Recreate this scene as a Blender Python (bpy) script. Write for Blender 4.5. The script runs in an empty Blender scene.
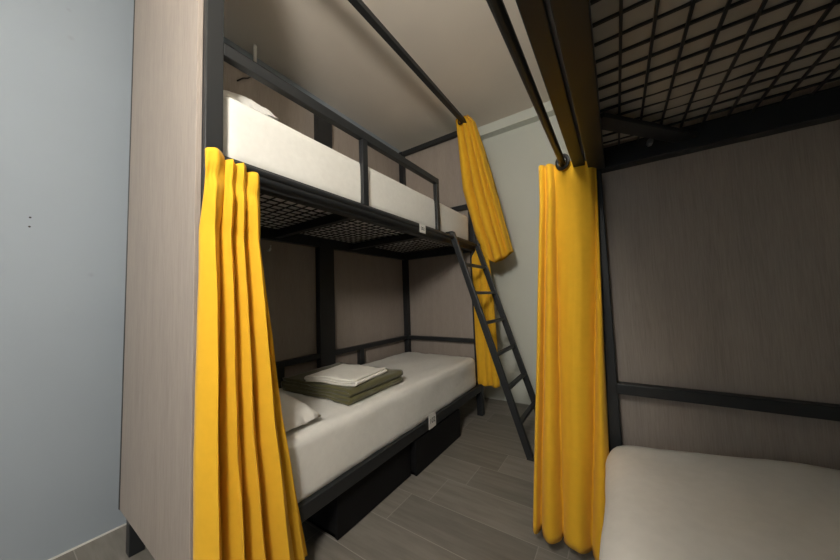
import bpy, bmesh, math, random
from mathutils import Vector, Matrix, noise
random.seed(4)
SC = bpy.context.scene
COL = SC.collection
PI = math.pi

# ------------------------------------------------------------------ materials
def new_mat(name, col, rough=0.6, spec=0.4, metal=0.0, sheen=0.0):
    m = bpy.data.materials.new(name); m.use_nodes = True
    b = m.node_tree.nodes['Principled BSDF']
    b.inputs['Base Color'].default_value = (*col, 1)
    b.inputs['Roughness'].default_value = rough
    b.inputs['Specular IOR Level'].default_value = spec
    b.inputs['Metallic'].default_value = metal
    b.inputs['Sheen Weight'].default_value = sheen
    return m
def nd(m, t, **kw):
    n = m.node_tree.nodes.new(t)
    for k, v in kw.items(): setattr(n, k, v)
    return n
def lk(m, a, b): m.node_tree.links.new(a, b)
def bsdf(m): return m.node_tree.nodes['Principled BSDF']
def math_n(m, op, a, b=None):
    n = nd(m, 'ShaderNodeMath', operation=op)
    for i, v in enumerate((a, b)):
        if v is None: continue
        if isinstance(v, (int, float)): n.inputs[i].default_value = v
        else: lk(m, v, n.inputs[i])
    return n.outputs[0]
def noise_n(m, scale, detail=3, stretch=(1, 1, 1), rough=0.5):
    tc = nd(m, 'ShaderNodeTexCoord'); mp = nd(m, 'ShaderNodeMapping')
    mp.inputs['Scale'].default_value = stretch
    lk(m, tc.outputs['Object'], mp.inputs['Vector'])
    n = nd(m, 'ShaderNodeTexNoise'); n.inputs['Scale'].default_value = scale
    n.inputs['Detail'].default_value = detail; n.inputs['Roughness'].default_value = rough
    lk(m, mp.outputs[0], n.inputs['Vector'])
    return n.outputs['Fac']
def ramp(m, fac, stops):
    r = nd(m, 'ShaderNodeValToRGB')
    el = r.color_ramp.elements
    while len(el) < len(stops): el.new(0.5)
    for e, (p, c) in zip(el, stops): e.position = p; e.color = (*c, 1)
    lk(m, fac, r.inputs[0]); return r.outputs[0]
def bump(m, h, strength, dist):
    b = nd(m, 'ShaderNodeBump'); b.inputs['Strength'].default_value = strength
    b.inputs['Distance'].default_value = dist
    lk(m, h, b.inputs['Height']); lk(m, b.outputs[0], bsdf(m).inputs['Normal'])
def sc3(c, k): return tuple(x*k for x in c)

def wood_mat(name, col):
    m = new_mat(name, col, 0.55, 0.3)
    f1 = noise_n(m, 14, 5, (26, 26, 1.0), 0.6)
    f2 = noise_n(m, 4, 3, (5, 5, 0.5))
    s = math_n(m, 'ADD', math_n(m, 'MULTIPLY', f1, 0.7), math_n(m, 'MULTIPLY', f2, 0.3))
    c = ramp(m, s, [(0.34, sc3(col, 0.84)), (0.5, col), (0.66, sc3(col, 1.13))])
    lk(m, c, bsdf(m).inputs['Base Color']); bump(m, f1, 0.12, 0.002)
    return m
def fabric_mat(name, col, rough=0.85, weave=900, sheen=0.15, wr=6):
    m = new_mat(name, col, rough, 0.15, 0, sheen)
    f = noise_n(m, weave, 2); g = noise_n(m, wr, 4)
    c = ramp(m, noise_n(m, 40, 4), [(0.3, sc3(col, 0.97)), (0.7, sc3(col, 1.02))])
    lk(m, c, bsdf(m).inputs['Base Color'])
    s = math_n(m, 'ADD', math_n(m, 'MULTIPLY', f, 0.12), g)
    bump(m, s, 0.25, 0.006)
    return m

M = {}
M['wood'] = wood_mat('wood_laminate', (0.345, 0.298, 0.264))
def metal_mat():
    m = new_mat('charcoal_metal', (0.0175, 0.0195, 0.022), 0.42, 0.45)
    bump(m, noise_n(m, 500, 2), 0.06, 0.0008); return m
M['metal'] = metal_mat()
M['box'] = new_mat('black_board', (0.007, 0.007, 0.008), 0.6, 0.2)
bump(M['box'], noise_n(M['box'], 300, 2), 0.05, 0.001)
def curtain_mat():
    m = fabric_mat('yellow_cloth', (0.90, 0.51, 0.032), 0.8, 1200, 0.1, 10)
    b = bsdf(m)
    tr = nd(m, 'ShaderNodeBsdfTranslucent'); tr.inputs['Color'].default_value = (0.85, 0.38, 0.02, 1)
    mx = nd(m, 'ShaderNodeMixShader'); mx.inputs[0].default_value = 0.12
    lk(m, b.outputs[0], mx.inputs[1]); lk(m, tr.outputs[0], mx.inputs[2])
    lk(m, mx.outputs[0], m.node_tree.nodes['Material Output'].inputs['Surface'])
    return m
M['curtain'] = curtain_mat()
M['sheet'] = fabric_mat('white_sheet', (0.785, 0.775, 0.74), 0.85, 900, 0.05, 7)
M['pillow'] = fabric_mat('white_pillowcase', (0.80, 0.785, 0.75), 0.85, 900, 0.05, 12)
M['dark_cloth'] = fabric_mat('mattress_cloth_dark', (0.42, 0.385, 0.33), 0.85, 900, 0.05, 7)  # darker, browner cloth than the white sheets
M['olive'] = fabric_mat('olive_fleece', (0.105, 0.098, 0.042), 0.95, 500, 0.3, 30)
M['linen'] = fabric_mat('white_linen', (0.84, 0.82, 0.76), 0.85, 700, 0.05, 40)
M['plate'] = new_mat('white_plate', (0.78, 0.76, 0.72), 0.5)
M['ink'] = new_mat('dark_ink', (0.03, 0.025, 0.025), 0.6)
M['black'] = new_mat('black_plastic', (0.012, 0.012, 0.012), 0.35)
M['white'] = new_mat('white_plastic', (0.7, 0.69, 0.66), 0.4)
M['chrome'] = new_mat('steel_bolt', (0.5, 0.5, 0.5), 0.3, 0.5, 1.0)

def wall_mat(name, col, smudge=False):
    m = new_mat(name, col, 0.75, 0.25)
    c = ramp(m, noise_n(m, 2.2, 5), [(0.3, sc3(col, 0.965)), (0.7, sc3(col, 1.02))])
    if smudge:
        tc = nd(m, 'ShaderNodeTexCoord')
        for (y, z, r) in ((0.269, 1.160, 0.013), (0.181, 2.228, 0.014), (0.171, 2.355, 0.011)):
            vm = nd(m, 'ShaderNodeVectorMath', operation='DISTANCE'); vm.inputs[1].default_value = (-1.967, y, z)
            lk(m, tc.outputs['Object'], vm.inputs[0])
            mr = nd(m, 'ShaderNodeMapRange'); mr.inputs[1].default_value = 0; mr.inputs[2].default_value = r
            mr.inputs[3].default_value = 0.22; mr.inputs[4].default_value = 0.0
            lk(m, vm.outputs['Value'], mr.inputs[0])
            mx = nd(m, 'ShaderNodeMixRGB'); mx.inputs[2].default_value = (0.2, 0.2, 0.2, 1)
            lk(m, mr.outputs[0], mx.inputs[0]); lk(m, c, mx.inputs[1]); c = mx.outputs[0]
    lk(m, c, bsdf(m).inputs['Base Color'])
    bump(m, noise_n(m, 90, 4), 0.08, 0.002)
    return m
M['wall'] = wall_mat('wall_paint', (0.70, 0.725, 0.665))
M['wall_left'] = wall_mat('wall_paint_dimmed', (0.32, 0.365, 0.415), True)  # wall paint with the left wall's dimmer, cooler light put into the colour
M['ceiling'] = wall_mat('ceiling_paint', (0.82, 0.75, 0.665))

def floor_mat():
    m = new_mat('plank_tile', (0.16, 0.145, 0.128), 0.45, 0.4)
    tc = nd(m, 'ShaderNodeTexCoord'); sp = nd(m, 'ShaderNodeSeparateXYZ'); lk(m, tc.outputs['Object'], sp.inputs[0])
    W, L = 0.204, 0.62
    ry = math_n(m, 'DIVIDE', math_n(m, 'SUBTRACT', sp.outputs[1], 1.268 - 20*W), W)
    row = math_n(m, 'FLOOR', ry); fy = math_n(m, 'FRACT', ry)
    xs = math_n(m, 'SUBTRACT', sp.outputs[0], math_n(m, 'MULTIPLY', row, 0.104))
    u = math_n(m, 'DIVIDE', math_n(m, 'ADD', xs, 0.84 + 20*0.104 + 10*L), L)
    cx = math_n(m, 'FLOOR', u); fx = math_n(m, 'FRACT', u)
    def edge(f, w):   # 1 on the joint
        d = math_n(m, 'MINIMUM', f, math_n(m, 'SUBTRACT', 1.0, f))
        return math_n(m, 'LESS_THAN', d, w)
    g = math_n(m, 'MAXIMUM', edge(fy, 0.0016/W), edge(fx, 0.0016/L))
    cb = nd(m, 'ShaderNodeCombineXYZ'); lk(m, cx, cb.inputs[0]); lk(m, row, cb.inputs[1])
    wn = nd(m, 'ShaderNodeTexWhiteNoise', noise_dimensions='3D'); lk(m, cb.outputs[0], wn.inputs['Vector'])
    vm = nd(m, 'ShaderNodeVectorMath', operation='MULTIPLY_ADD')
    lk(m, wn.outputs['Color'], vm.inputs[0]); vm.inputs[1].default_value = (7, 7, 7); lk(m, tc.outputs['Object'], vm.inputs[2])
    mp = nd(m, 'ShaderNodeMapping'); mp.inputs['Scale'].default_value = (1.4, 13, 1); lk(m, vm.outputs[0], mp.inputs[0])
    n = nd(m, 'ShaderNodeTexNoise'); n.inputs['Scale'].default_value = 2.5; n.inputs['Detail'].default_value = 6; n.inputs['Roughness'].default_value = 0.62
    lk(m, mp.outputs[0], n.inputs['Vector'])
    c = ramp(m, n.outputs['Fac'], [(0.3, (0.175, 0.161, 0.141)), (0.5, (0.215, 0.199, 0.176)), (0.7, (0.255, 0.238, 0.213))])
    hs = nd(m, 'ShaderNodeHueSaturation'); lk(m, c, hs.inputs['Color'])
    lk(m, math_n(m, 'ADD', math_n(m, 'MULTIPLY', wn.outputs['Value'], 0.3), 0.85), hs.inputs['Value'])
    mx = nd(m, 'ShaderNodeMixRGB'); lk(m, g, mx.inputs[0]); lk(m, hs.outputs[0], mx.inputs[1]); mx.inputs[2].default_value = (0.32, 0.30, 0.27, 1)
    lk(m, mx.outputs[0], bsdf(m).inputs['Base Color'])
    bump(m, math_n(m, 'SUBTRACT', math_n(m, 'MULTIPLY', n.outputs['Fac'], 0.3), g), 0.25, 0.0015)
    return m
M['floor'] = floor_mat()

# ------------------------------------------------------------------ mesh helpers
def base(o):
    v = Vector()
    while o: v += o.location; o = o.parent
    return v
def obj(name, bm, mat, parent=None, smooth=False, label=None, origin=None):
    """one mesh object; bm in world coordinates"""
    org = base(parent) if parent else (Vector(origin) if origin else Vector())
    bmesh.ops.translate(bm, verts=bm.verts, vec=-org)
    bmesh.ops.recalc_face_normals(bm, faces=bm.faces)
    me = bpy.data.meshes.new(name); bm.to_mesh(me); bm.free()
    if smooth:
        for p in me.polygons: p.use_smooth = True
    me.materials.append(mat)
    o = bpy.data.objects.new(name, me); COL.objects.link(o)
    if parent: o.parent = parent
    elif origin: o.location = origin
    if label: o['label'] = label
    return o
def thing(name, loc, label, cat, group=None):
    o = bpy.data.objects.new(name, None); COL.objects.link(o); o.location = loc
    o.empty_display_size = 0.1
    return tag(o, label, cat, group)
def tag(o, label, cat, group=None):
    o['label'] = label; o['category'] = cat
    if group: o['group'] = group
    return o
def struct(name, bm, mat):
    o = obj(name, bm, mat); o['kind'] = 'structure'; return o
def box_into(bm, a, b, bev=0.0):
    r = bmesh.ops.create_cube(bm, size=1)
    vs = r['verts']
    for v in vs:
        v.co = Vector([(a[i]+b[i])/2 + v.co[i]*(b[i]-a[i]) for i in range(3)])
    if bev:
        es = list({e for v in vs for e in v.link_edges})
        bmesh.ops.bevel(bm, geom=es, offset=bev, segments=2, affect='EDGES', profile=0.5)
def bx(a, b, bev=0.003):
    bm = bmesh.new(); a2 = [min(p, q) for p, q in zip(a, b)]; b2 = [max(p, q) for p, q in zip(a, b)]
    box_into(bm, a2, b2, bev); return bm
def bar_into(bm, p, q, w, h, up=(0, 0, 1), bev=0.003):
    """square tube from p to q"""
    p, q = Vector(p), Vector(q); d = (q-p); L = d.length; d.normalize()
    s = d.cross(Vector(up)).normalized(); u = s.cross(d)
    tmp = bmesh.new(); box_into(tmp, (-w/2, 0, -h/2), (w/2, L, h/2), bev)
    mt = Matrix(((s.x, d.x, u.x, p.x), (s.y, d.y, u.y, p.y), (s.z, d.z, u.z, p.z), (0, 0, 0, 1)))
    tmp.transform(mt); me = bpy.data.meshes.new('t'); tmp.to_mesh(me); tmp.free(); bm.from_mesh(me); bpy.data.meshes.remove(me)
def bar(*a, **k):
    bm = bmesh.new(); bar_into(bm, *a, **k); return bm
def tube_into(bm, pts, r, n=12, cap=True):
    pts = [Vector(p) for p in pts]; rings = []
    for i, p in enumerate(pts):
        d = (pts[min(i+1, len(pts)-1)] - pts[max(i-1, 0)]).normalized()
        ref = Vector((0, 0, 1)) if abs(d.z) < 0.9 else Vector((1, 0, 0))
        s = d.cross(ref).normalized(); u = s.cross(d)
        rings.append([bm.verts.new(p + r*(math.cos(2*PI*k/n)*s + math.sin(2*PI*k/n)*u)) for k in range(n)])
    for a, b in zip(rings, rings[1:]):
        for k in range(n): bm.faces.new((a[k], a[(k+1) % n], b[(k+1) % n], b[k]))
    if cap: bm.faces.new(rings[0]); bm.faces.new(rings[-1][::-1])
def tube(pts, r, n=12):
    bm = bmesh.new(); tube_into(bm, pts, r, n); return bm
def torus(c, axis, R, r, n=28, k=10):
    bm = bmesh.new(); ax = Vector(axis).normalized(); s = ax.orthogonal().normalized(); u = ax.cross(s); rings = []
    for i in range(n):
        a = 2*PI*i/n; d = math.cos(a)*s + math.sin(a)*u
        rings.append([bm.verts.new(Vector(c) + d*(R + r*math.cos(2*PI*j/k)) + ax*r*0.6*math.sin(2*PI*j/k)) for j in range(k)])
    for i in range(n):
        a, b = rings[i], rings[(i+1) % n]
        for j in range(k): bm.faces.new((a[j], a[(j+1) % k], b[(j+1) % k], b[j]))
    return bm

# ------------------------------------------------------------------ the room
XL, XR, YB, YF, ZC = -1.967, 0.90, -2.30, 2.82, 2.708
struct('floor', bx((XL-.1, YB-.1, -.1), (XR+.1, YF+.1, 0), 0), M['floor'])
struct('ceiling', bx((XL-.1, YB-.1, ZC), (XR+.1, YF+.1, ZC+.1), 0), M['ceiling'])
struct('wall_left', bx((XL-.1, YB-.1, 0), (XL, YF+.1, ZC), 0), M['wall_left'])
struct('wall_right', bx((XR, YB-.1, 0), (XR+.1, YF+.1, ZC), 0), M['wall'])
struct('wall_far', bx((XL, YF, 0), (XR, YF+.1, ZC), 0), M['wall'])
struct('trim_1', bx((XL, 2.729, 2.613), (XR, YF, ZC), 0.002), M['wall'])
# wall behind the camera, with an added, unseen window for fill light
WX0, WX1, WZ0, WZ1 = -1.35, -0.25, 0.75, 2.15
bm = bmesh.new()
box_into(bm, (XL, YB-.1, 0), (WX0, YB, ZC)); box_into(bm, (WX1, YB-.1, 0), (XR, YB, ZC))
box_into(bm, (WX0, YB-.1, 0), (WX1, YB, WZ0)); box_into(bm, (WX0, YB-.1, WZ1), (WX1, YB, ZC))
struct('wall_near', bm, M['wall'])
bm = bmesh.new()
for a, b in (((WX0, WZ0), (WX0+.05, WZ1)), ((WX1-.05, WZ0), (WX1, WZ1)), ((WX0, WZ0), (WX1, WZ0+.05)), ((WX0, WZ1-.05), (WX1, WZ1)), (((WX0+WX1)/2-.02, WZ0), ((WX0+WX1)/2+.02, WZ1))):
    box_into(bm, (a[0], YB-.08, a[1]), (b[0], YB-.03, b[1]), 0.003)
struct('added_window_1', bm, M['white'])  # made-up window frame around the added fill
bm = bx((XL, YB, 0), (XL+.006, YF, 0.007), 0.001)
struct('baseboard_left', bm, M['white'])

# ------------------------------------------------------------------ left bunk bed
MT, WD = M['metal'], M['wood']
LAMP_E = 118
X0, X1, Y0, Y1 = -1.80, -1.00, 0.356, 2.42       # outer faces of the posts
LB = thing('bunk_bed', ((X0+X1)/2, (Y0+Y1)/2, 0), 'charcoal metal bunk bed with pale wood end panel, behind the ladder, against the left wall', 'bunk bed', 'bunk beds')
P = 0.05
TOP = 2.535
def number_plate(parent, x, y, z, text, w=0.072, h=0.07):
    pl = obj('number_plate', bx((x, y, z), (x+.003, y+w, z+h), 0.0008), M['plate'], parent, label='small white number plate')
    cu = bpy.data.curves.new('digits', 'FONT'); cu.body = text; cu.size = h*0.50; cu.align_x = 'CENTER'; cu.align_y = 'CENTER'; cu.extrude = 0.0004
    to = bpy.data.objects.new('digits', cu); COL.objects.link(to)
    bpy.context.view_layer.update()
    me = bpy.data.meshes.new_from_object(to.evaluated_get(bpy.context.evaluated_depsgraph_get()))
    bpy.data.objects.remove(to)
    # text plane faces +X, reads along +Y
    me.transform(Matrix(((0, 0, 1, x+.0032), (1, 0, 0, y+w/2), (0, 1, 0, z+h/2), (0, 0, 0, 1))))
    me.transform(Matrix.Translation(-base(parent)))
    me.materials.clear(); me.materials.append(M['ink']); me.name = 'number'
    o = bpy.data.objects.new('number', me); COL.objects.link(o); o.parent = pl; o['label'] = 'dark digits'
def wire_mesh(parent, x0, x1, y0, y1, z, sp, r=0.0024, xo=0.0, yo=0.0):
    bm = bmesh.new()
    n = int((x1-x0)/sp)
    x = x0+xo
    while x < x1: bar_into(bm, (x, y0, z), (x, y1, z), r*2, r*2, bev=0); x += sp
    y = y0+yo
    while y < y1: bar_into(bm, (x0, y, z+r*1.6), (x1, y, z+r*1.6), r*2, r*2, bev=0); y += sp
    return obj('wire_mesh', bm, MT, parent)
# posts: front ones run up to the canopy
for (x, y) in ((X1-P, Y0), (X1-P, Y1-P), (X0+.052, Y0+.007), (X0, Y1-P)):
    obj('corner_post', bx((x, y, 0), (x+P, y+P, TOP)), MT, LB)
obj('center_post', bx((X0, 1.335, 0.0), (X0+P, 1.465, 2.462)), MT, LB)
# canopy
obj('canopy_beam', bx((X1-.022, Y0+P, 2.500), (X1+.016, Y1-P, TOP)), MT, LB)
obj('canopy_beam', bx((X0+.003, Y0+P, 2.462), (X0+.040, Y1-P, 2.497)), MT, LB)
obj('canopy_beam', bx((X0+P, Y1-.045, 2.492), (X1-P, Y1-.005, TOP)), MT, LB)
obj('canopy_beam', bx((X0+P, Y0+.005, 2.500), (X1-P, Y0+.045, TOP)), MT, LB)
# upper frame
UB0, UB1 = 1.400, 1.474
obj('upper_side_rail', bx((X1-.045, Y0+P, UB0), (X1, Y1-P, UB1)), MT, LB)
obj('upper_side_rail', bx((X0, Y0+P, UB0), (X0+.045, Y1-P, UB1)), MT, LB)
obj('upper_end_rail', bx((X0+P, Y0, UB0), (X1-P, Y0+.045, UB1)), MT, LB)
obj('upper_end_rail', bx((X0+P, Y1-.045, UB0), (X1-P, Y1, UB1)), MT, LB)
for y in (1.0, 1.63):
    obj('cross_bar', bx((X0+.045, y, 1.415), (X1-.045, y+.04, 1.455)), MT, LB)
wire_mesh(LB, X0+.02, X1-.02, Y0+.02, Y1-.02, 1.460, 0.0535)
# guard rail on the aisle side
obj('guard_rail', bx((X1-.030, Y0+P, 1.807), (X1, 1.782, 1.848)), MT, LB)
for y in (1.026, 1.745):
    obj('guard_post', bx((X1-.029, y, UB1), (X1-.001, y+.037, 1.808)), MT, LB)
obj('guard_rail', bx((X0+P, Y1-.045, 1.79), (X1-P, Y1-.005, 1.832)), MT, LB)
# lower frame and its low rails along the wall and the foot end
LBZ0, LBZ1 = 0.205, 0.262
obj('lower_side_rail', bx((X1-.045, Y0+P, LBZ0), (X1, Y1-P, LBZ1)), MT, LB)
obj('lower_side_rail', bx((X0, Y0+P, LBZ0), (X0+.045, Y1-P, LBZ1)), MT, LB)
obj('lower_end_rail', bx((X0+P, Y0, LBZ0), (X1-P, Y0+.045, LBZ1)), MT, LB)
obj('lower_end_rail', bx((X0+P, Y1-.045, LBZ0), (X1-P, Y1, LBZ1)), MT, LB)
obj('slat_base', bx((X0+.045, Y0+.045, .225), (X1-.045, Y1-.045, .245), .002), M['box'], LB)
obj('low_rail', bx((X0+.006, 1.02, .605), (X0+.042, Y1-P, .64)), MT, LB)
obj('low_rail', bx((X0+P, Y1-.045, .605), (X1-P, Y1-.01, .64)), MT, LB)
for y in (1.02, 1.72):
    obj('low_rail_post', bx((X0+.006, y, .262), (X0+.042, y+.05, .606)), MT, LB)
# wood panels
obj('end_panel', bx((-1.738, .340, .186), (X1-.020, .3555, 2.70), .0015), WD, LB)
obj('end_panel', bx((X0-.015, Y1+.001, .20), (X1, Y1+.017, TOP), .0015), WD, LB)
obj('back_panel', bx((X0-.017, .357, .20), (X0-.001, Y1, 2.505), .0015), WD, LB)
obj('panel_edge_strip', bx((-1.747, .338, .186), (-1.737, .357, 2.70), .001), MT, LB, label='dark strip along the panel edge')  # dark strip down the left edge of the near end panel
# curtain rods of the bed
RODX, RODZ = X1+.04, 1.437
obj('curtain_rod', tube([(RODX, Y0+.02, RODZ), (RODX, Y1-.02, RODZ)], .0115, 16), MT, LB)
for y in (Y0+.035, Y1-.03):
    obj('rod_bracket', bar((X1-.01, y, RODZ), (RODX, y, RODZ), .016, .016), MT, LB)
number_plate(LB, RODX+.0112, 1.432, 1.396, '202', .064, .052)
number_plate(LB, X1, 1.535, .205, '102', .082, .088)

# ------------------------------------------------------------------ right bunk bed
RX0, RX1, RY0, RY1 = -0.080, 0.82, -0.70, 1.35
RB = thing('bunk_bed', ((RX0+RX1)/2, (RY0+RY1)/2, 0), 'charcoal metal bunk bed in the right foreground with open wire mesh overhead', 'bunk bed', 'bunk beds')
RZ0, RZ1 = 1.470, 1.545
for (x, y) in ((RX0, RY1-P), (RX1-P, RY1-P), (RX0, RY0), (RX1-P, RY0)):
    obj('corner_post', bx((x, y, 0), (x+P+.010, y+P, TOP)), MT, RB)
obj('upper_side_rail', bx((-.060, RY0+P, RZ0), (-.006, RY1-P, RZ1)), MT, RB)
obj('upper_side_rail', bx((RX1-.045, RY0+P, RZ0), (RX1, RY1-P, RZ1)), MT, RB)
obj('upper_end_rail', bx((RX0+P, RY1-.05, RZ0), (RX1-P, RY1, RZ1)), MT, RB)
obj('upper_end_rail', bx((RX0+P, RY0, RZ0), (RX1-P, RY0+.05, RZ1)), MT, RB)
obj('cross_bar', bx((-.006, .22, 1.485), (RX1-.045, .26, 1.525)), MT, RB)
obj('outer_side_rail', bx((-.107, RY0, 1.480), (-.068, 1.27, 1.545)), MT, RB)
obj('guard_rail', bx((-.055, RY0+P, 1.90), (-.012, RY1-P, 1.945)), MT, RB)
wire_mesh(RB, -.03, RX1-.02, RY0+.03, RY1-.03, 1.5405, 0.0568, .0029, xo=.0718, yo=.0395)
obj('corner_brace', bar((-.02, .985, 1.508), (.235, 1.305, 1.508), .055, .014, bev=.002), MT, RB)
obj('bolt', tube([(.125, 1.25, 1.50), (.125, 1.222, 1.50)], .009, 6), M['chrome'], RB, label='small steel bolt')
obj('end_panel', bx((RX0-.01, RY1+.001, .20), (RX1, RY1+.017, 2.53), .0015), WD, RB)
obj('end_panel', bx((RX0-.01, RY0-.017, .20), (RX1, RY0-.001, 2.53), .0015), WD, RB)  # unseen near-end panel, added to block light from behind
obj('low_rail', bx((RX0+P, RY1-.05, .630), (RX1-P, RY1-.012, .668)), MT, RB)
obj('lower_side_rail', bx((RX0, RY0+P, .205), (RX0+.045, RY1-P, .262)), MT, RB)
obj('lower_side_rail', bx((RX1-.045, RY0+P, .205), (RX1, RY1-P, .262)), MT, RB)
obj('lower_end_rail', bx((RX0+P, RY1-.045, .205), (RX1-P, RY1, .262)), MT, RB)
obj('lower_end_rail', bx((RX0+P, RY0, .205), (RX1-P, RY0+.045, .262)), MT, RB)
obj('slat_base', bx((RX0+.045, RY0+.045, .225), (RX1-.045, RY1-.045, .245), .002), M['box'], RB)
RRX, RRZ = -.142, 1.508
obj('curtain_rod', tube([(RRX, RY0+.02, RRZ), (RRX, RY1-.03, RRZ)], .0115, 16), MT, RB)
for y in (RY0+.03, RY1-.035):
    obj('rod_bracket', bar((RX0+.005, y, RRZ), (RRX, y, RRZ), .016, .016), MT, RB)

# ------------------------------------------------------------------ soft things
def soft_box(a, b, r, nx, ny, nz, amp, scale, seed=0, sag=None):
    """rounded, finely divided box with wrinkles"""
    bm = bmesh.new(); c = [(p+q)/2 for p, q in zip(a, b)]; h = [(q-p)/2 for p, q in zip(a, b)]
    grid = {}
    n = (nx, ny, nz)
    def vert(i, j, k):
        key = (i, j, k)
        if key not in grid:
            p = Vector([(-1 + 2*t/m)*hh for t, m, hh in zip(key, n, h)])
            q = Vector([max(-(hh-r), min(hh-r, x)) for x, hh in zip(p, h)])
            d = p-q
            if d.length > 1e-9:
                p = q + d.normalized()*r if d.length > 1e-9 and max(abs(x) for x in d) > r*0.999 else p
            w = Vector(c)+p
            nn = (p-q).normalized() if (p-q).length > 1e-9 else Vector((0, 0, 1))
            f = noise.fractal(Vector((w.x*scale[0], w.y*scale[1], w.z*scale[2]+seed)), 1.0, 2.0, 4)
            w = w + nn*f*amp
            if sag: w = sag(w)
            grid[key] = bm.verts.new(w)
        return grid[key]
    for (u, v, w) in ((0, 1, 2), (1, 2, 0), (0, 2, 1)):
        for s in (0, n[w]):
            for i in range(n[u]):
                for j in range(n[v]):
                    q = []
                    for (di, dj) in ((0, 0), (1, 0), (1, 1), (0, 1)):
                        key = [0, 0, 0]; key[u] = i+di; key[v] = j+dj; key[w] = s; q.append(vert(*key))
                    bm.faces.new(q)
    return bm
def mattress(a, b, label, amp=.004, seed=0, r=.045, scale=(5, 3, 6), sag=None, mat=None):
    o = obj('mattress', soft_box(a, b, r, 34, 70, 12, amp, scale, seed, sag), mat or M['sheet'], None, True, origin=((a[0]+b[0])/2, (a[1]+b[1])/2, a[2]))
    return tag(o, label, 'mattress', 'mattresses in white sheets')
mattress((-1.765, .410, 1.467), (-1.022, 2.325, 1.703), 'white sheeted mattress on the upper bunk behind the guard rail', .0025, 1, .03)
mattress((-1.745, .425, .246), (-1.018, 2.335, .497), 'white sheeted mattress on the lower bunk with the olive blanket on it', .0095, 5, .040, (7, 3.0, 4))
def sag_r(p):
    k = max(0, min(1, (p.z-.27)/.24))
    p.z -= k*(.052*math.exp(-max(0, p.x+.06)/.10) - .010*math.sin(p.x*9+p.y*3)); return p
mattress((-.064, -.64, .266), (.75, 1.290, .512), 'white sheeted mattress in the right foreground, on the bunk nearest the viewer', .010, 9, .05, (4, 3, 4), sag_r)
mattress((-.045, -.64, 1.547), (.75, 1.293, 1.76), 'mattress seen from below through the coarse wire mesh overhead', .006, 13, .03, mat=M['dark_cloth'])

def pillow(cx, cy, z, sx, sy, th, rot, label, tilt=0, seed=0):
    bm = bmesh.new(); n = 40; top, bot = [], []
    for side, arr in ((1, top), (-1, bot)):
        for i in range(n+1):
            rowv = []
            for j in range(n+1):
                u, v = -1+2*i/n, -1+2*j/n
                e = max(0, (1-u**4)*(1-v**4))**0.55
                pin = 1 - .07*(1-abs(u)**2)*(abs(v)**6) ; pin2 = 1 - .07*(1-abs(v)**2)*(abs(u)**6)
                wr = noise.fractal(Vector((u*2.5, v*2.5, seed+side)), 1, 2, 4)*.010*(.4+e)
                h = (th*e if side > 0 else -th*.28*e)
                rowv.append(Vector((u*sx/2*pin, v*sy/2*pin2, h + wr*side)))
            arr.append(rowv)
    mt = Matrix.Translation((cx, cy, z)) @ Matrix.Rotation(rot, 4, 'Z') @ Matrix.Rotation(tilt, 4, 'X')
    for arr in (top, bot):
        vs = [[bm.verts.new(mt @ p) for p in r] for r in arr]
        for i in range(n):
            for j in range(n): bm.faces.new((vs[i][j], vs[i+1][j], vs[i+1][j+1], vs[i][j+1]))
    bmesh.ops.remove_doubles(bm, verts=bm.verts, dist=.0006)
    return tag(obj('pillow', bm, M['pillow'], None, True, origin=(cx, cy, z)), label, 'pillow', 'white pillows')
pillow(-1.37, .625, .523, .62, .36, .095, .03, 'white pillow on the lower bunk beside the near yellow curtain', .0, 2)
pillow(-1.365, .53, 1.730, .56, .22, .088, 0.0, 'white pillow on the upper bunk at its near end', .12, 6)

def folded(name, path, y0, y1, t, mat, mt, ny=24, amp=.003, seed=0, skew=None):
    """cloth folded along a profile path (x,z), extruded in y, thickness t"""
    bm = bmesh.new(); pts = [Vector((p[0], p[1])) for p in path]; m = len(pts); outl = []
    for s in (1, -1):
        seq = range(m) if s > 0 else range(m-1, -1, -1)
        for i in seq:
            d = (pts[min(i+1, m-1)]-pts[max(i-1, 0)]).normalized(); nrm = Vector((-d.y, d.x))
            outl.append(pts[i] + nrm*s*t/2)
    rows = []
    for k in range(ny+1):
        f = k/ny; y = y0+(y1-y0)*f
        row = []
        for i, p in enumerate(outl):
            q = Vector((p.x, y, p.y))
            w = noise.fractal(Vector((q.x*7, q.y*7, q.z*14+seed)), 1, 2, 3)*amp
            w2 = noise.noise(Vector((q.x*5+9, 1.0 if k < ny/2 else 4.0, q.z*45+seed)))*.010*(1 if k in (0, ny) else .5 if k in (1, ny-1) else 0)
            q += Vector((w*1.5, w2 + w, w))
            if skew: q = skew(q)
            row.append(bm.verts.new(mt @ q))
        rows.append(row)
    N = len(outl)
    for a, b in zip(rows, rows[1:]):
        for i in range(N): bm.faces.new((a[i], a[(i+1) % N], b[(i+1) % N], b[i]))
    for r in (rows[0], rows[-1]):
        for i in range(m-1): bm.faces.new((r[i], r[i+1], r[N-2-i], r[N-1-i]))
    return obj(name, bm, mat, None, True, origin=tuple(mt.translation))
def serp(w, gaps, z0, nseg=16, first=1):
    """serpentine fold profile of ply heights"""
    path = []; s = first; z = z0
    for i in range(len(gaps)+1):
        for k in range(nseg+1):
            path.append((s*w/2*(-1+2*k/nseg), z))
        if i < len(gaps):
            g = gaps[i]
            for k in range(1, 6):
                a = -PI/2 + PI*k/6
                path.append((s*(w/2 + g/2*math.cos(a)), z+g/2+g/2*math.sin(a)))
            z += g
        s = -s
    return path
mt = Matrix.Translation((-1.385, 1.21, .499)) @ Matrix.Rotation(math.radians(2), 4, 'Z')
bl = folded('folded_blanket', serp(.53, [.0185, .0185, .0185], .009), -.215, .215, .018, M['olive'], mt, 24, .006, 3)
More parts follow.
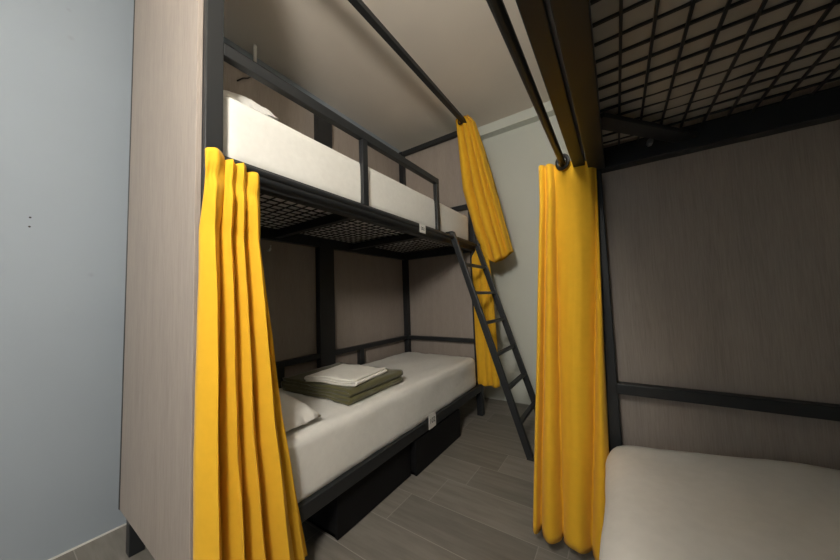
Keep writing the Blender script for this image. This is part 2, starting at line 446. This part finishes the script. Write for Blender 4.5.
tag(bl, 'folded olive green blanket lying on the lower bunk under the white linen', 'blanket')
mt2 = Matrix.Translation((-1.295, 1.165, .5755)) @ Matrix.Rotation(math.radians(9), 4, 'Z')
ln = folded('folded_sheet', serp(.32, [.010, .010], .005, first=1), -.150, .150, .0092, M['linen'], mt2, 20, .006, 8)
tag(ln, 'folded white bed linen on top of the olive blanket', 'linen')

# ------------------------------------------------------------------ curtains
def sheet_from(rows, name, parent, thick=.0016, origin=None):
    bm = bmesh.new()
    vs = [[bm.verts.new(p) for p in r] for r in rows]
    for a, b in zip(vs, vs[1:]):
        for i in range(len(a)-1): bm.faces.new((a[i], a[i+1], b[i+1], b[i]))
    o = obj(name, bm, M['curtain'], parent, True, None, origin)
    s = o.modifiers.new('Solidify', 'SOLIDIFY'); s.thickness = thick; s.offset = 0
    return o
def lerp(a, b, t): return a+(b-a)*t
def interp(tab, v):
    for (v0, a), (v1, b) in zip(tab, tab[1:]):
        if v <= v1: return lerp(a, b, 0 if v1 == v0 else max(0, (v-v0)/(v1-v0)))
    return tab[-1][1]
# near curtain of the left bunk: pleats strung along the rod
rows = []; NV, NU = 90, 300
BND = [  # pleat edges along the rod (share of the width) at the top and at the hem
    (0, .0, .0), (1, .30, .20), (2, .52, .40), (3, .72, .58), (4, 1.0, .84), (5, 1.005, 1.0)]
for i in range(NV+1):
    v = i/NV; row = []
    ya = interp([(0, .338), (.25, .340), (.6, .338), (1, .345)], v)
    yb = interp([(0, .492), (.08, .500), (.3, .538), (.6, .590), (.85, .650), (1, .690)], v)
    for j in range(NU+1):
        t = 5*j/NU; k = min(4, int(t)); f = t-k
        e0 = lerp(BND[k][1], BND[k][2], v**.8); e1 = lerp(BND[k+1][1], BND[k+1][2], v**.8)
        uu = lerp(e0, e1, f)
        lobe = max(0, math.sin(PI*f))**.58
        fold = noise.fractal(Vector((t*1.3, v*2.0, 4)), 1, 2, 3); fine = noise.fractal(Vector((t*2.2, v*7, 9)), 1, 2, 3)
        A = interp([(0, .030), (.05, .034), (.12, .046), (.5, .060), (1, .078)], v)*(1.0, .82, .85, 1.0, .5*min(1, v*2.5))[k]
        y = lerp(ya, yb, uu) + .010*math.sin(2*PI*f)*(.3+v) + .005*fold
        x = RODX - .012 + A*(lobe-.35) + .006*fold*(.3+v) + .002*fine
        if k == 4: x -= (.018+.055*v)*f
        # gathered over the rod, drawn in just below it
        ctr = interp([(0, .0), (.02, .004), (.05, .002), (.085, -.011), (.13, -.003), (.2, 0)], v)
        x += ctr*lobe*(1.4 if k == 0 else .8); x = max(x, X1+.004)
        if v < .16 and k < 4: x = lerp(max(x, RODX+.0135+.022*lobe), x, max(0, (v-.05)/.11)**1.5 if v > .05 else 0) - (0 if v > .03 else 0)
        if k < 4: x -= .016*math.exp(-((v-.052)/.018)**2)*lobe*(1.2 if k == 0 else .8); x += .004*fine*math.exp(-((v-.06)/.06)**2)
        ztop = 1.452 - .008*(1-lobe) - .030*uu + (.004, -.004, .002, -.008, -.02)[k]
        z = lerp(ztop, .075 + .012*math.sin(t*1.7), v)
        row.append(Vector((x, y, z)))
    rows.append(row)
cn = sheet_from(rows, 'curtain', None, origin=(RODX, .42, .08))
tag(cn, 'bright yellow curtain bunched at the near end of the left bunk, largest of the four', 'curtain', 'yellow curtains')

def bunch(name_label, rodx, rodz, left, right, yc, z0, z1, nf, amp, layers, gap, seed, loc, hem=None, lobes=None, droop=None, eye=(.022, .006), eyeax=(.18, 1, .12)):
    """curtain pushed together: layers stacked along the rod, each spanning left..right and rippled"""
    th = thing('curtain', loc, name_label, 'curtain', 'yellow curtains')
    rows = []; NV = 60; per = 60
    for i in range(NV+1):
        v = i/NV; row = []
        xl, xr = interp(left, v), interp(right, v)
        for L in range(layers):
            for j in range(per+1):
                f = j/per; s = f if L % 2 == 0 else 1-f
                e = .012*L
                ang = nf*s*2*PI + seed + .8*math.sin(2.3*v+L) + L*1.3
                w = math.sin(ang)*.75 + math.sin(2*ang+1.1)*.25
                a = amp*(.35+.65*min(1, v*2.2))*(math.sin(PI*min(1, max(0, f)))**.5)
                fold = noise.fractal(Vector((s*4, v*2.4, seed+L*5)), 1, 2, 3)
                if lobes and L == 0:
                    es = [lerp(p, q, v) for p, q in lobes]
                    for k in range(len(es)-1):
                        if s <= es[k+1]+1e-6: break
                    ff = min(1, max(0, (s-es[k])/(es[k+1]-es[k])))
                    w = 1.2 - 2.4*math.sin(PI*ff)**.5; a = amp*(.45+.55*min(1, v*2.5))
                turn = math.sqrt(max(0, 1-(2*f-1)**2))
                y = interp(yc, v) + gap*(L + (.0 if L == 0 else 0)) + a*w*turn + .006*fold
                if lobes and L == 0: y = interp(yc, v) + a*w + .006*fold
                if f < .06 and L > 0: y -= gap*.5*(1-f/.06)
                if f > .94 and L < layers-1: y += gap*.5*((f-.94)/.06)
                x = lerp(xl, xr, s) + (.005*fold)*v + (.004*math.cos(ang))*v
                zb = z1 + (hem(s) if hem else 0) + .006*math.sin(ang+.7)
                zt = z0 + .004*fold + (droop(s) if droop else 0)
                row.append(Vector((x, y, lerp(zt, zb, v))))
        rows.append(row)
    sheet_from(rows, 'cloth', th)
    for L in range(layers):
        y = interp(yc, 0) + gap*L - (.026 if L == 0 and lobes else 0)
        obj('eyelet', torus((rodx, y, rodz), eyeax if L == 0 else (0, 1, 0), *eye), M['black'], th, True, 'black eyelet ring')
    return th
# right bunk, far end
bunch('broad yellow curtain hanging at the far end of the right foreground bunk', RRX, RRZ,
      [(0, -.236), (.1, -.240), (.5, -.285), (.8, -.318), (1, -.340)], [(0, -.034), (.3, -.046), (.6, -.058), (.8, -.066), (1, -.072)],
      [(0, 1.255), (1, 1.250)], 1.524, .078, 1.6, .027, 2, .030, .6, (-.142, 1.26, .07), hem=lambda s: -.012*s,
      lobes=[(0, 0), (.14, .13), (.30, .40), (1, .78), (1.12, 1)], droop=lambda s: -.040*s*s, eye=(.0235, .0075), eyeax=(.55, 1, .15))
# left bunk, far end: upper and lower
bunch('yellow curtain high up at the far end of the upper bunk, above the ladder', X1-.025, 2.5175,
      [(0, -1.085), (.1, -1.08), (.5, -1.075), (.8, -1.00), (.92, -.955), (1, -.935)], [(0, -.955), (.05, -.915), (.25, -.86), (.6, -.775), (1, -.690)],
      [(0, 2.27), (.5, 2.33), (1, 2.385)], 2.560, 1.330, 2.7, .030, 2, .035, 2.1, (-.95, 2.33, 1.3), hem=lambda s: -.04*math.sin(s*PI*1.2)*(s > .2), lobes=[(0, 0), (.34, .40), (.62, .68), (.84, .86), (1, 1)])
bunch('narrow yellow curtain behind the ladder at the far end of the lower bunk', RODX, RODZ,
      [(0, -.998), (.05, -.998), (.09, -1.034), (.97, -1.036), (1, -1.03)], [(0, -.890), (.3, -.862), (1, -.842)],
      [(0, 2.362), (1, 2.362)], 1.455, .262, 2.2, .008, 2, .014, 4.4, (-.95, 2.37, .25), lobes=[(0, 0), (.4, .45), (.75, .7), (1, 1)])

# ------------------------------------------------------------------ ladder
ld = thing('ladder', (-.735, 2.10, 0), 'charcoal metal ladder leaning against the upper bunk of the left bed', 'ladder')
LT, LF = Vector((-.972, 0, 1.475)), Vector((-.502, 0, 0))
for y in (1.895, 2.325):
    bm = bmesh.new()
    bar_into(bm, LF+Vector((0, y, .01)), LT+Vector((0, y, 0)), .028, .042, up=(1, 0, .3), bev=.004)
    r = obj('side_rail', bm, MT, ld)
    obj('hook', bx((-1.02, y-.012, 1.474), (-.962, y+.012, 1.486), .002), MT, r)
    obj('foot_cap', bx((-.522, y-.017, 0.0), (-.480, y+.017, .014), .004), M['black'], r)
for z in (.195, .40, .61, .82, 1.03, 1.24):
    x = lerp(-.502, -.972, z/1.475)
    obj('rung', bar((x, 1.91, z), (x, 2.32, z), .030, .022, bev=.004), MT, ld)

# ------------------------------------------------------------------ storage boxes under the left bunk
def storage(y0, y1, xf, label):
    t = thing('storage_box', ((xf-.35), (y0+y1)/2, 0), label, 'storage box', 'storage boxes under the bed')
    x0, z1 = xf-.68, .185
    bm = bmesh.new()
    box_into(bm, (x0, y0, .004), (xf-.016, y0+.014, z1), .001); box_into(bm, (x0, y1-.014, .004), (xf-.016, y1, z1), .001)
    box_into(bm, (x0, y0, .004), (x0+.014, y1, z1), .001); box_into(bm, (x0, y0, .004), (xf-.016, y1, .018), .001)
    obj('body', bm, M['box'], t)
    obj('front_panel', bx((xf-.016, y0-.003, .003), (xf, y1+.003, z1+.008), .002), M['box'], t)
storage(.865, 1.385, -1.035, 'black storage box under the lower bunk, nearer one, pushed further in')
storage(1.40, 1.955, -1.002, 'black storage box under the lower bunk, farther one, below the number plate')

# ------------------------------------------------------------------ small things on the walls
for y, z, nm in ((.096, 1.387, 'upper'), (.0955, 1.349, 'lower')):
    o = obj('screw_hole', tube([(XL-.004, y, z), (XL+.0006, y, z)], .0036, 10), M['ink'], None, origin=(XL, y, z))
    tag(o, nm + ' of two tiny dark screw holes in the pale left wall', 'screw hole', 'screw holes in the left wall')
o = obj('cable_clip', bx((X0-.001, .893, 2.498), (X0+.012, .913, 2.635), .004), M['white'], None, origin=(X0, .9, 2.6))
tag(o, 'small white clip high on the back panel above the guard rail', 'clip')
o = obj('cable', tube([(X0+.004, .80, 2.335), (X0+.006, .83, 2.37), (X0+.005, .86, 2.39), (X0+.005, .885, 2.42)], .0035, 8), M['black'], None, True, origin=(X0, .85, 2.38))
tag(o, 'short dark cable on the back panel of the upper bunk, under the guard rail', 'cable')
bm = tube([(X0, .985, 1.335), (X0+.02, .985, 1.335), (X0+.032, .985, 1.345), (X0+.036, .985, 1.365)], .006, 10)
o = obj('wall_hook', bm, M['white'], None, True, origin=(X0, .985, 1.335))
tag(o, 'tiny white hook on the back panel beside the near yellow curtain', 'hook')

# ------------------------------------------------------------------ added lamp and window fill, both unseen behind the viewer
em = new_mat('lamp_glass', (.9, .88, .82), .5)
LPX, LPY, LPZ = -.14, -.52, 1.86
bsdf(em).inputs['Emission Color'].default_value = (1, .95, .86, 1); bsdf(em).inputs['Emission Strength'].default_value = LAMP_E
lp = thing('added_lamp', (LPX, LPY, ZC), 'added white globe lamp hanging over the aisle, unseen behind the viewer', 'lamp')  # unseen key lamp, added; its pendant form is made up
bm = bmesh.new(); bmesh.ops.create_uvsphere(bm, u_segments=40, v_segments=24, radius=.15); bmesh.ops.translate(bm, verts=bm.verts, vec=(LPX, LPY, LPZ))
obj('lamp_shade', bm, em, lp, True)
obj('cord', tube([(LPX, LPY, LPZ+.18), (LPX, LPY, ZC-.02)], .004, 10), M['black'], lp)
obj('socket', tube([(LPX, LPY, LPZ+.14), (LPX, LPY, LPZ+.19)], .026, 20), M['metal'], lp)
obj('ceiling_cap', tube([(LPX, LPY, ZC-.025), (LPX, LPY, ZC)], .05, 28), M['metal'], lp)
def area(name, loc, rot, sx, sy, power, col, shape='RECTANGLE'):
    l = bpy.data.lights.new(name, 'AREA'); l.shape = shape; l.size = sx
    if shape == 'RECTANGLE': l.size_y = sy
    l.energy = power; l.color = col
    o = bpy.data.objects.new(name, l); COL.objects.link(o); o.location = loc; o.rotation_euler = rot
    return o
area('fill_light', ((WX0+WX1)/2, YB-.02, (WZ0+WZ1)/2), (PI/2, 0, 0), WX1-WX0, WZ1-WZ0, 3, (.80, .90, 1.0))  # weak cool fill added at the made-up window

w = bpy.data.worlds.new('sky'); SC.world = w; w.use_nodes = True
w.node_tree.nodes['Background'].inputs[0].default_value = (.55, .68, .85, 1)
w.node_tree.nodes['Background'].inputs[1].default_value = .6

# ------------------------------------------------------------------ camera
yaw, pit, rol = [math.radians(a) for a in (-33.767, 3.7125, 1.9874)]
fw = Vector((math.sin(yaw)*math.cos(pit), math.cos(yaw)*math.cos(pit), math.sin(pit)))
r = Vector((math.cos(yaw), -math.sin(yaw), 0)); d = fw.cross(r)
r2 = math.cos(rol)*r + math.sin(rol)*d; d2 = -math.sin(rol)*r + math.cos(rol)*d
cam = bpy.data.cameras.new('camera'); co = bpy.data.objects.new('camera', cam); COL.objects.link(co)
cam.sensor_fit = 'HORIZONTAL'; cam.sensor_width = 36; cam.lens = 292.88/840*36; cam.clip_start = .01
co.matrix_world = Matrix(((r2.x, -d2.x, -fw.x, 0), (r2.y, -d2.y, -fw.y, 0), (r2.z, -d2.z, -fw.z, 1.0), (0, 0, 0, 1)))
SC.camera = co
vs = SC.view_settings
vs.view_transform = 'Standard'; vs.look = 'None'; vs.gamma = 1; vs.exposure = 0.0; vs.use_curve_mapping = False
